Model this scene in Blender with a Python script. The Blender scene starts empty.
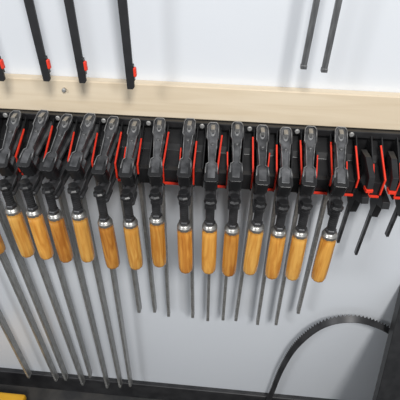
import bpy, bmesh, math, random
from mathutils import Vector, Matrix
random.seed(4)
S=bpy.context.scene
COL=S.collection
S.view_settings.view_transform='Standard'

# ---------------- materials ----------------
def mat(name,col,rough=.5,metal=0,col2=None,scale=(1,1,1),nscale=8,detail=4,bump=0,coat=0,ramp=(.35,.65),distort=0,objvar=0):
    m=bpy.data.materials.new(name); m.use_nodes=True
    nt=m.node_tree; b=nt.nodes['Principled BSDF']
    b.inputs['Base Color'].default_value=(*col,1); b.inputs['Roughness'].default_value=rough
    b.inputs['Metallic'].default_value=metal; b.inputs['Coat Weight'].default_value=coat
    tc=nt.nodes.new('ShaderNodeTexCoord'); mp=nt.nodes.new('ShaderNodeMapping'); mp.inputs['Scale'].default_value=scale
    nz=nt.nodes.new('ShaderNodeTexNoise'); nz.inputs['Scale'].default_value=nscale; nz.inputs['Detail'].default_value=detail
    nz.inputs['Distortion'].default_value=distort
    src=tc.outputs['Object']
    if objvar:
        oi=nt.nodes.new('ShaderNodeObjectInfo'); cb=nt.nodes.new('ShaderNodeCombineXYZ'); mu=nt.nodes.new('ShaderNodeMath'); mu.operation='MULTIPLY'; mu.inputs[1].default_value=7
        nt.links.new(oi.outputs['Random'],mu.inputs[0]); nt.links.new(mu.outputs[0],cb.inputs[0])
        va=nt.nodes.new('ShaderNodeVectorMath'); nt.links.new(src,va.inputs[0]); nt.links.new(cb.outputs[0],va.inputs[1]); src=va.outputs[0]
    nt.links.new(src,mp.inputs['Vector']); nt.links.new(mp.outputs['Vector'],nz.inputs['Vector'])
    if col2:
        r=nt.nodes.new('ShaderNodeValToRGB'); r.color_ramp.elements[0].position=ramp[0]; r.color_ramp.elements[1].position=ramp[1]
        r.color_ramp.elements[0].color=(*col,1); r.color_ramp.elements[1].color=(*col2,1)
        nt.links.new(nz.outputs['Fac'],r.inputs['Fac']); nt.links.new(r.outputs['Color'],b.inputs['Base Color'])
        if objvar:
            hs=nt.nodes.new('ShaderNodeHueSaturation'); mr=nt.nodes.new('ShaderNodeMapRange')
            mr.inputs[3].default_value=1-objvar; mr.inputs[4].default_value=1+objvar
            nt.links.new(oi.outputs['Random'],mr.inputs[0]); nt.links.new(mr.outputs[0],hs.inputs['Value'])
            nt.links.new(r.outputs['Color'],hs.inputs['Color']); nt.links.new(hs.outputs['Color'],b.inputs['Base Color'])
    if bump:
        bp=nt.nodes.new('ShaderNodeBump'); bp.inputs['Strength'].default_value=bump; bp.inputs['Distance'].default_value=.001
        nt.links.new(nz.outputs['Fac'],bp.inputs['Height']); nt.links.new(bp.outputs['Normal'],b.inputs['Normal'])
    return m
M_wall=mat('white_wall_panel',(.665,.69,.73),.28,0,(.685,.71,.745),(1,1,1),2)
M_base=mat('black_skirting',(.012,.012,.014),.45,0,(.03,.03,.032),nscale=20)
M_floor=mat('dark_floor',(.03,.03,.032),.6,0,(.07,.065,.06),nscale=12,bump=.2)
M_pine=mat('pine_board',(.62,.505,.355),.42,0,(.73,.625,.475),(1.2,10,18),3,7,.12,distort=.8,ramp=(.25,.75))
M_cast=mat('grey_cast_metal',(.038,.039,.042),.38,.4,(.17,.172,.18),nscale=45,bump=.4,ramp=(.3,.75),objvar=.25)
M_rim=mat('worn_metal_edge',(.085,.085,.088),.34,.55,(.34,.34,.34),nscale=60,bump=.2)
M_castd=mat('dark_cast_metal',(.03,.031,.034),.38,.5,(.11,.11,.115),nscale=50,bump=.25)
M_badge=mat('grey_badge',(.30,.30,.30),.4,.3,(.38,.38,.38))
M_blk=mat('black_plastic',(.010,.010,.011),.34,0,(.019,.019,.020),nscale=40,bump=.1)
M_blkmetal=mat('black_oxide_steel',(.05,.05,.053),.28,.7,(.12,.12,.125),nscale=40)
M_blkbar=mat('black_painted_bar',(.010,.010,.011),.45,0,(.018,.018,.02),nscale=40)
M_red=mat('red_plastic',(.72,.032,.013),.40,0,(.82,.048,.02),nscale=20)
M_steel=mat('brushed_steel_bar',(.245,.24,.23),.30,.7,(.41,.405,.39),(8,8,1),30,5,.2)
M_steeld=mat('dark_steel_bar',(.10,.102,.105),.36,.55,(.19,.192,.195),(8,8,1),30,5,.2)
M_ferr=mat('ferrule_steel',(.40,.39,.37),.32,.8)
M_hw=[mat('lacquered_handle_wood',(.52,.205,.030),.16,0,(.74,.37,.075),(8,8,1.0),11,6,.08,coat=.8,distort=1.3,objvar=.13),
      mat('lacquered_handle_wood_dark',(.42,.150,.021),.18,0,(.66,.30,.055),(8,8,1.0),11,6,.08,coat=.8,distort=1.3,objvar=.13),
      mat('lacquered_handle_wood_pale',(.58,.250,.042),.16,0,(.79,.43,.100),(8,8,1.0),11,6,.08,coat=.8,distort=1.3,objvar=.13)]
M_yel=mat('yellow_plastic',(.62,.32,.01),.45,0,(.68,.36,.015),nscale=15)
M_saw=mat('saw_band_steel',(.022,.022,.024),.42,.3,(.05,.05,.053),nscale=20)
M_scr=mat('zinc_screw',(.40,.40,.39),.4,.5)

# ---------------- helpers ----------------
def obj(name,bm,mats,parent=None,loc=(0,0,0),smooth=False,bevel=0,seg=2):
    bmesh.ops.recalc_face_normals(bm,faces=bm.faces)
    me=bpy.data.meshes.new(name); bm.to_mesh(me); bm.free()
    for m in (mats if isinstance(mats,list) else [mats]): me.materials.append(m)
    if smooth:
        for p in me.polygons: p.use_smooth=True
    o=bpy.data.objects.new(name,me); COL.objects.link(o); o.location=loc
    if parent: o.parent=parent
    if bevel:
        b=o.modifiers.new('bevel','BEVEL'); b.width=bevel; b.segments=seg; b.limit_method='ANGLE'; b.angle_limit=math.radians(35)
    return o
def box(bm,x0,x1,y0,y1,z0,z1,mi=0,M=None):
    vs=[bm.verts.new((x,y,z)) for x in (x0,x1) for y in (y0,y1) for z in (z0,z1)]
    if M is not None:
        for v in vs: v.co=M@v.co
    for a in ((0,1,3,2),(4,6,7,5),(0,4,5,1),(2,3,7,6),(0,2,6,4),(1,5,7,3)):
        f=bm.faces.new([vs[i] for i in a]); f.material_index=mi
    return vs
def lathe(bm,prof,n=24,M=None,mi=0,flute=0,nf=10,smooth=True):
    rings=[]
    for r,z in prof:
        ring=[]
        for i in range(n):
            a=2*math.pi*i/n; rr=r*(1-flute*(.5+.5*math.cos(nf*a))**3)
            c=Vector((rr*math.cos(a),rr*math.sin(a),z))
            ring.append(bm.verts.new(M@c if M is not None else c))
        rings.append(ring)
    for a,b in zip(rings,rings[1:]):
        for i in range(n):
            f=bm.faces.new((a[i],a[(i+1)%n],b[(i+1)%n],b[i])); f.material_index=mi; f.smooth=smooth
    for rr in (rings[0],rings[-1]):
        f=bm.faces.new(rr); f.material_index=mi
def empty(name,loc):
    e=bpy.data.objects.new(name,None); e.empty_display_size=.03; COL.objects.link(e); e.location=loc; return e
def prism_yz(bm,pts,x0,x1,mi=0,M=None):
    a=[bm.verts.new((x0,y,z)) for y,z in pts]; b=[bm.verts.new((x1,y,z)) for y,z in pts]
    n=len(pts)
    fs=[bm.faces.new(a),bm.faces.new(b[::-1])]
    for i in range(n): fs.append(bm.faces.new((a[i],b[i],b[(i+1)%n],a[(i+1)%n])))
    for f in fs: f.material_index=mi
    if M is not None:
        for v in a+b: v.co=M@v.co
def casting(bm,secs,tfun,M,inset=.003,depth=.0035,rim=None,waist=.6):
    pts=[]
    s0,w0=secs[0]; s1,w1=secs[-1]
    for s,w in secs: pts.append((s,w))
    pts+= [(s1+w1*.30,w1*.72),(s1+w1*.30,-w1*.72)]
    for s,w in reversed(secs): pts.append((s,-w))
    pts+= [(s0-w0*.38,-w0*.70),(s0-w0*.38,w0*.70)]
    layers=[(1,0),(1.0,.006),(waist,.009),(waist,'a'),(.95,'b'),(.95,'c')]
    L=[]
    for k,d in layers:
        row=[]
        for s,w in pts:
            t=tfun(s)
            dd={'a':t-.009,'b':t-.006,'c':t}[d] if isinstance(d,str) else d
            row.append(bm.verts.new(M@Vector((w*k,s,-dd))))
        L.append(row)
    n=len(pts)
    ft=bm.faces.new(L[0]); bm.faces.new(L[-1][::-1])
    for A,B in zip(L,L[1:]):
        for i in range(n): bm.faces.new((A[i],B[i],B[(i+1)%n],A[(i+1)%n]))
    bm.normal_update()
    if inset:
        r=bmesh.ops.inset_region(bm,faces=[ft],thickness=inset,depth=0)
        if rim is not None:
            for f in r['faces']: f.material_index=rim
        r=bmesh.ops.inset_region(bm,faces=[ft],thickness=.0006,depth=0)
        for f in r['faces']: f.material_index=0
        zl=(M.to_3x3()@Vector((0,0,1))).normalized()
        for v in ft.verts: v.co-=zl*depth
def ellipse_disc(bm,cx,cs,rx,rs,z0,z1,M,mi):
    n=20
    a=[bm.verts.new(M@Vector((cx+rx*math.cos(2*math.pi*i/n),cs+rs*math.sin(2*math.pi*i/n),z0))) for i in range(n)]
    b=[bm.verts.new(M@Vector((cx+rx*.9*math.cos(2*math.pi*i/n),cs+rs*.9*math.sin(2*math.pi*i/n),z1))) for i in range(n)]
    f=bm.faces.new(b); f.material_index=mi
    for i in range(n):
        f=bm.faces.new((a[i],a[(i+1)%n],b[(i+1)%n],b[i])); f.material_index=mi

# ---------------- setting ----------------
def struct(name,b,m,bev=0):
    bm=bmesh.new(); box(bm,*b); o=obj(name,bm,m,bevel=bev); o['kind']='structure'; return o
struct('wall_back',(-2.2,2.2,0,.08,-.12,2.6),M_wall)
struct('floor',(-2.2,2.2,-3,0.08,-.2,-.12),M_floor)
struct('baseboard_back',(-2.2,2.2,-.018,0,-.12,-.008),M_base,.003)

bm=bmesh.new()
prism_yz(bm,[(0,1.162),(0,1.232),(-.022,1.232),(-.022,1.162)],-1.1,1.1)
pb=obj('mounting_board',bm,M_pine,bevel=.002)
pb['label']='long pale pine board screwed flat along the white wall'; pb['category']='wooden board'
bm=bmesh.new()
lathe(bm,[(.004,0),(.004,.006),(.0025,.0065)],12,Matrix.Translation((-.335,-.022,1.213))@Matrix.Rotation(math.pi/2,4,'X'))
obj('screw',bm,M_scr,parent=pb)

# ---------------- rack ----------------
X=[-.70,-.602,-.553,-.498,-.441,-.381,-.332,-.283,-.236,-.191,-.14,-.079,-.032,.016,.066,.112,.160,.218]
TIP=[0,0,0,-.004,.011,-.004,-.010,-.006,-.005,.003,.008,.002,.006,.003,.001,-.001,-.007,-.009]
XS=X+[.268,.318,.37,.42]
rack=empty('clamp_rack',(0,0,1.051))
rack['label']='black plastic wall rack with thin red edges lining its slots'; rack['category']='tool rack'
bm=bmesh.new()
prism_yz(bm,[(0,.110),(-.034,.110),(-.034,.096),(-.024,.092),(-.024,.004),(0,.004)],-.76,.50)
obj('back_plate',bm,M_blk,parent=rack,bevel=.0015)
edges=[-.73]+[(a+b)/2 for a,b in zip(XS,XS[1:])]+[.45]
gaps=[.05]+[b-a for a,b in zip(XS,XS[1:])]+[.05]
for i,(c,g) in enumerate(zip(edges,gaps)):
    w=min((g-.027)/2,.018)
    rr=random.Random(i*5+2)
    bm=bmesh.new()
    for sx in (-1,1):
        xa=c+sx*w; xb=c+sx*(w-.0028)
        prism_yz(bm,[(-.033,.103),(-.020,.004),(-.110,.004),(-.110,.052)],min(xa,xb),max(xa,xb))
    prism_yz(bm,[(-.022,.088),(-.022,.004),(-.106,.004),(-.106,.040),(-.096,.042),(-.060,.058),(-.054,.070)],c-w+.001,c+w-.001)
    obj('divider',bm,M_blk,parent=rack,bevel=.0007)
    f=lambda y:.1025-(.103-.052)*((-y-.033)/.077)
    main=-1 if c<.03 else 1
    bm=bmesh.new()
    for d in (main,-main):
        if d!=main and i%2==0 and c<.2: continue
        ya=-(.048+rr.uniform(0,.016)) if d==main else -(.074+rr.uniform(0,.012)); yb=-.111
        wide=.0032 if d==main else .0024
        Mx=Matrix.Translation((c+d*w,-.111,0))@Matrix.Rotation(d*math.radians(rr.uniform(0,5)),4,'Z')@Matrix.Translation((-c-d*w,.111,0))
        zl=rr.choice([.012,.016,.030])
        xa=c+d*(w+.0008); xb=c+d*(w+.0008-wide)
        prism_yz(bm,[(ya,f(ya)+.002),(ya,f(ya)-.001),(yb+.001,f(yb)-.001),(yb+.001,zl),(yb-.0025,zl),(yb-.0025,f(yb)+.002)],min(xa,xb),max(xa,xb),0,Mx)
    obj('slot_lining',bm,M_red,parent=rack,bevel=.0003)
    if i%2==1 or c>.24:
        bm=bmesh.new(); box(bm,c-w*.9,c+w*.9,-.1125,-.1085,.008,.0125)
        obj('red_lip',bm,M_red,parent=rack,bevel=.0005)
    if i%2==0:
        bm=bmesh.new()
        lathe(bm,[(.0052,0),(.0052,.002),(.0038,.003)],16,Matrix.Translation((c,-.034,.1035))@Matrix.Rotation(math.pi/2,4,'X'))
        obj('screw',bm,M_scr,parent=rack)

# ---------------- F clamps ----------------
def arm_matrix(y0,z0,deg):
    a=math.radians(deg)
    R=Matrix(((1,0,0),(0,-math.cos(a),-math.sin(a)),(0,-math.sin(a),math.cos(a)))).to_4x4()
    return Matrix.Translation((0,y0,z0))@R
def make_jaw():
    bm=bmesh.new(); M=arm_matrix(.010,.006,23)
    casting(bm,[(.0,.0098),(.005,.0120),(.034,.0124),(.040,.0094),(.070,.0078),(.092,.0066),(.096,.0112),(.110,.0124),(.130,.0118)],
        lambda s:.040-.014*max(0,s)/.13,M,inset=.0020,depth=.0036,rim=1,waist=.42)
    ellipse_disc(bm,0,.020,.0052,.0098,-.0038,-.0004,M,2)
    ellipse_disc(bm,0,.020,.0041,.0084,-.0005,.0000,M,0)
    ellipse_disc(bm,0,.050,.0036,.0036,-.0038,.0006,M,1)
    box(bm,-.0070,.0070,.104,.127,-.0038,.0006,0,M)
    return bm
def make_slide():
    bm=bmesh.new(); M=arm_matrix(.018,-.064,12)
    casting(bm,[(0,.0115),(.03,.0125),(.042,.0098),(.085,.0078),(.102,.0082),(.108,.0122),(.138,.0122)],
        lambda s:.036-.012*max(0,s)/.13,M,inset=.0022,depth=.003,rim=1,waist=.6)
    return bm
PY=-.121
def make_pad():
    bm=bmesh.new(); M=arm_matrix(.010,.006,23)
    casting(bm,[(.118,.0126),(.122,.0134),(.132,.0134)],lambda s:.033,M@Matrix.Translation((0,0,.0002)),inset=0,waist=.94)
    lathe(bm,[(.009,-.094),(.0128,-.091),(.0128,-.087),(.0095,-.084),(.0095,-.076)],8,Matrix.Translation((0,PY,0)),smooth=False)
    return bm
def make_spindle():
    bm=bmesh.new(); prof=[(.0045,-.165)]
    z=-.164
    while z<-.090:
        prof+= [(.0088,z),(.0088,z+.0014),(.0058,z+.0022),(.0058,z+.0036)]; z+=.0050
    prof.append((.005,-.088))
    lathe(bm,prof,16,Matrix.Translation((0,PY,0)),smooth=False)
    return bm
def make_collar():
    bm=bmesh.new()
    lathe(bm,[(.0096,-.147),(.0112,-.1455),(.0112,-.140),(.0096,-.138)],6,Matrix.Translation((0,PY,0)),smooth=False)
    return bm
def make_handle():
    bm=bmesh.new()
    zt=-.152; L=.134
    prof=[]
    for t,r in [(0,.0124),(.006,.0142),(.03,.0151),(.07,.0154),(.085,.0146),(.10,.0154),(.2,.0157),(.4,.0161),(.6,.0163),(.8,.0162),(.93,.0158),(.975,.0147),(1,.0115)]:
        prof.append((r,zt-L*t))
    lathe(bm,prof,60,Matrix.Translation((0,PY,0)),flute=.04,nf=10)
    return bm
def make_ferrule():
    bm=bmesh.new()
    lathe(bm,[(.0098,-.146),(.0128,-.1465),(.0133,-.1505),(.0148,-.1515),(.0153,-.1528),(.0153,-.1590),(.0148,-.1595)],24,Matrix.Translation((0,PY,0)))
    return bm
def make_bar(L):
    bm=bmesh.new()
    box(bm,-.0040,.0040,-.011,.011,-L,.004)
    n=int(L/.012)
    for i in range(n):
        z=-.02-i*.012
        if z<-L+.01: break
        for y in (-.0116,.0106): box(bm,-.0040,.0040,y,y+.001,z-.004,z)
    box(bm,-.0044,.0044,-.0085,.0085,-L-.0015,-L+.004)
    return bm
protos={}
def part(name,key,fn,mats,parent,bevel=0,dz=0):
    if key not in protos:
        o=obj(name,fn(),mats,bevel=bevel); protos[key]=o
    else:
        o=protos[key].copy(); COL.objects.link(o); o.name=name
    o.parent=parent; o.location=(0,0,dz)
    return o
ZRS=[1.163,1.162,1.164,1.163,1.160,1.166,1.160,1.165,1.160,1.157,1.162,1.165,1.159,1.163,1.159,1.157,1.162,1.164]
extra=[0,0,0,.006,.006,.000,.001,.003,-.009,-.002,.007,-.009,.001,-.006,.008,.002,-.003,-.004]
DX=[0,.008,.0,.006,-.012,-.016,-.013,-.022,.004,.006,-.004,.008,.006,.003,-.009,.010,.016,.012]
ZB=[.05,.045,.06,.035,.10,.030,.045,.06,.532,.54,.525,.529,.52,.53,.532,.522,.529,.592]
for i,x in enumerate(X):
    zb=ZB[i]; L=ZRS[i]-zb; h=L
    e=empty('bar_clamp',(x+DX[i],-.05,zb))
    e.rotation_euler=(0,math.asin(-DX[i]/L),math.atan2(TIP[i]+(0 if L>.8 else -DX[i]*.2),.125))
    part('bar',('bar',round(L,3)),lambda L=L:make_bar(L),M_steel,e,.0008,h)
    part('fixed_jaw','jaw',make_jaw,[M_cast,M_rim,M_badge],e,.0004,h)
    part('sliding_arm','slide',make_slide,[M_castd,M_cast],e,.0005,h)
    part('jaw_pad','pad',make_pad,M_blk,e,.0006,h)
    part('spindle','spin',make_spindle,M_blkmetal,e,0,h)
    hw=(i*7+i//4)%3
    part('collar','collar',make_collar,M_castd,e,.0005,h+extra[i])
    hd=part('handle',('handle',hw),make_handle,M_hw[hw],e,0,h+extra[i])
    fe=part('ferrule','ferr',make_ferrule,M_ferr,hd,0,0)
    e['label']=('long' if zb<.2 else 'short')+' steel bar clamp with grey cast jaw and wooden screw handle'
    e['category']='clamp'; e['group']='wooden handled clamps hanging in the rack'

# ---------------- slim clamps above ----------------
def small_upper(x,zb,y=-.08):
    e=empty('small_bar_clamp',(x,y,zb)); tall=1.72-zb
    bm=bmesh.new()
    a=[(-.0088,tall),(.0088,tall),(.0070,.004),(.004,0),(-.0066,0)]
    f=[bm.verts.new((px,-.003,pz)) for px,pz in a]; b=[bm.verts.new((px,.003,pz)) for px,pz in a]
    bm.faces.new(f); bm.faces.new(b[::-1])
    for i in range(5): bm.faces.new((f[i],b[i],b[(i+1)%5],f[(i+1)%5]))
    obj('bar',bm,M_blkbar,parent=e,bevel=.001)
    bm=bmesh.new(); box(bm,.0060,.0090,-.005,.004,.016,.046); obj('end_stop',bm,M_blk,parent=e,bevel=.0008)
    bm=bmesh.new(); box(bm,.0078,.0130,-.0055,.003,.024,.041); obj('pad',bm,M_red,parent=e,bevel=.002)
    e['label']='slim black bar clamp end with a small red pad'; e['category']='clamp'; e['group']='slim clamp bars hanging from above'
    return e
small_upper(-.338,1.254); small_upper(-.271,1.254); small_upper(-.183,1.247); small_upper(-.425,1.25)
for x,zb,r in ((.118,1.302,.018),(.153,1.298,0)):
    e=empty('steel_clamp_bar',(x,-.08,zb))
    bm=bmesh.new(); box(bm,-.0048,.0048,-.004,.004,0,1.72-zb)
    obj('bar',bm,M_steeld,parent=e,bevel=.0015)
    bm=bmesh.new(); box(bm,-.0053,.0053,-.005,.005,-.003,.004); obj('end_cap',bm,M_steeld,parent=e,bevel=.001)
    e.rotation_euler=(0,r,0)
    e['label']='plain steel clamp bar end hanging above the board'; e['category']='clamp'; e['group']='steel bars hanging from above'
bm=bmesh.new(); box(bm,-.7,.6,-.10,0,1.715,1.76); r=obj('upper_rail',bm,M_blk,bevel=.002)
r['label']='black rail on the white wall holding slim clamp bars'; r['category']='tool rack'

def small_lower(x,zb,y=-.072,top=1.136,rz=0,slide=0):
    e=empty('trigger_clamp',(x,y,zb)); T=top-zb; e.rotation_euler=(0,0,rz)
    bm=bmesh.new(); box(bm,-.0030,.0030,-.0058,.0058,0,T-.01); obj('bar',bm,M_blkmetal,parent=e,bevel=.0008)
    bm=bmesh.new()
    prism_yz(bm,[(.014,T),(-.014,T),(-.052,T-.020),(-.058,T-.044),(-.048,T-.046),(-.038,T-.030),(-.012,T-.022),(.014,T-.026)],-.0056,.0056)
    obj('fixed_jaw',bm,M_blk,parent=e,bevel=.0008)
    bm=bmesh.new(); Q=T-slide
    prism_yz(bm,[(.014,Q-.066),(-.014,Q-.066),(-.054,Q-.066),(-.058,Q-.080),(-.030,Q-.092),(-.024,Q-.130),(-.014,Q-.130),(.014,Q-.112)],-.0070,.0070)
    obj('sliding_jaw',bm,M_blk,parent=e,bevel=.0008)
    bm=bmesh.new(); box(bm,-.0068,.0068,-.060,-.044,T-.052,T-.045)
    obj('pad',bm,M_red,parent=e,bevel=.001)
    e['label']='small black plastic clamp with a red jaw pad'; e['category']='clamp'; e['group']='small black clamps in the rack'
small_lower(.268,.895,rz=.10,slide=.0); small_lower(.318,.860,rz=-.04,slide=.010); small_lower(.37,.925,rz=.08,slide=.004)

# ---------------- band saw blade ----------------
ctrl=[(.222,-.04),(.226,.1),(.237,.26),(.262,.40),(.315,.512),(.388,.554),(.470,.536),(.553,.474),(.67,.34),(.74,.15),(.71,-.05),(.60,-.090),(.40,-.095),(.26,-.085)]
pts=[]
n=len(ctrl)
for i in range(n):
    p=[Vector(ctrl[(i+k-1)%n]) for k in range(4)]
    for j in range(40):
        t=j/40
        pts.append(.5*((2*p[1])+(p[2]-p[0])*t+(2*p[0]-5*p[1]+4*p[2]-p[3])*t*t+(-p[0]+3*p[1]-3*p[2]+p[3])*t*t*t))
tot=[0]
for a,b in zip(pts,pts[1:]+pts[:1]): tot.append(tot[-1]+(b-a).length)
N=int(tot[-1]/.0036)//3*3; rs=[]; k=0
for i in range(N):
    s=tot[-1]*i/N
    while tot[k+1]<s: k+=1
    f=(s-tot[k])/(tot[k+1]-tot[k]); rs.append(pts[k].lerp(pts[(k+1)%len(pts)],f))
bm=bmesh.new(); rows=[]
for i in range(N):
    tg=(rs[(i+1)%N]-rs[i-1]).normalized(); nn=Vector((tg.y,-tg.x))*-1
    out=nn if nn.dot(rs[i]-Vector((.48,.2)))>0 else -nn
    th=(0,.14,.38)[i%3]
    def P(u,k=0):
        q=rs[i]+out*(-.003+.009*u+k); return (q.x,-.046+.014*u,max(q.y,-.118))
    rows.append([bm.verts.new(P(0)),bm.verts.new(P(1)),bm.verts.new(P(1+th)),bm.verts.new(P(1+th,.0016)),bm.verts.new(P(1,.0016)),bm.verts.new(P(0,.0016))])
for i in range(N):
    a=rows[i]; b=rows[(i+1)%N]
    for k in range(6): bm.faces.new((a[k],b[k],b[(k+1)%6],a[(k+1)%6]))
bmesh.ops.remove_doubles(bm,verts=bm.verts,dist=1e-6)
o=obj('saw_blade',bm,M_saw)
o['label']='dark steel band saw blade loop with teeth against the wall'; o['category']='saw blade'

# ---------------- leaning panel, yellow case ----------------
bm=bmesh.new()
prism_yz(bm,[(-.42,-.118),(-.004,.735),(-.004,.675),(-.395,-.118)],.500,1.1)
for v in bm.verts:
    if v.co.x<.6: v.co.x-=.055*(.71-v.co.z)/.83
o=obj('leaning_panel',bm,M_blk,bevel=.002)
o['label']='flat black panel leaning against the white wall'; o['category']='panel'

e=empty('yellow_case',(-.81,-.2,-.12))
e['label']='yellow and black plastic tool case on the floor'; e['category']='case'
bm=bmesh.new(); box(bm,-.12,.10,-.1,.1,0,.09); obj('body',bm,M_blk,parent=e,bevel=.008)
bm=bmesh.new(); box(bm,-.122,.102,-.102,.102,.09,.12); obj('lid',bm,M_yel,parent=e,bevel=.008)

# ---------------- lights ----------------
w=bpy.data.worlds.new('world'); S.world=w; w.use_nodes=True
w.node_tree.nodes['Background'].inputs[0].default_value=(.92,.96,1,1); w.node_tree.nodes['Background'].inputs[1].default_value=.46
def area(loc,tgt,size,en,col=(1,1,1)):
    l=bpy.data.lights.new('ceiling_light','AREA'); l.energy=en; l.size=size; l.color=col
    o=bpy.data.objects.new('ceiling_light',l); COL.objects.link(o); o.location=loc
    o.rotation_euler=(Vector(tgt)-Vector(loc)).to_track_quat('-Z','Y').to_euler(); return o
area((.5,-1.8,2.9),(0,0,.1),.5,56,(1,.985,.96))
area((-1.6,-1.9,2.6),(0,0,.0),.5,24,(.98,.99,1))

# ---------------- camera ----------------
cam=bpy.data.cameras.new('camera'); co=bpy.data.objects.new('camera',cam); COL.objects.link(co)
cam.lens=36; cam.sensor_width=36; cam.clip_start=.02
R=Matrix.Rotation(math.radians(4.5),3,'Z')@Matrix.Rotation(math.radians(51),3,'X')@Matrix.Rotation(math.radians(1.0),3,'Z')
co.matrix_world=Matrix.Translation((0,-.76,1.55))@R.to_4x4()
S.camera=co
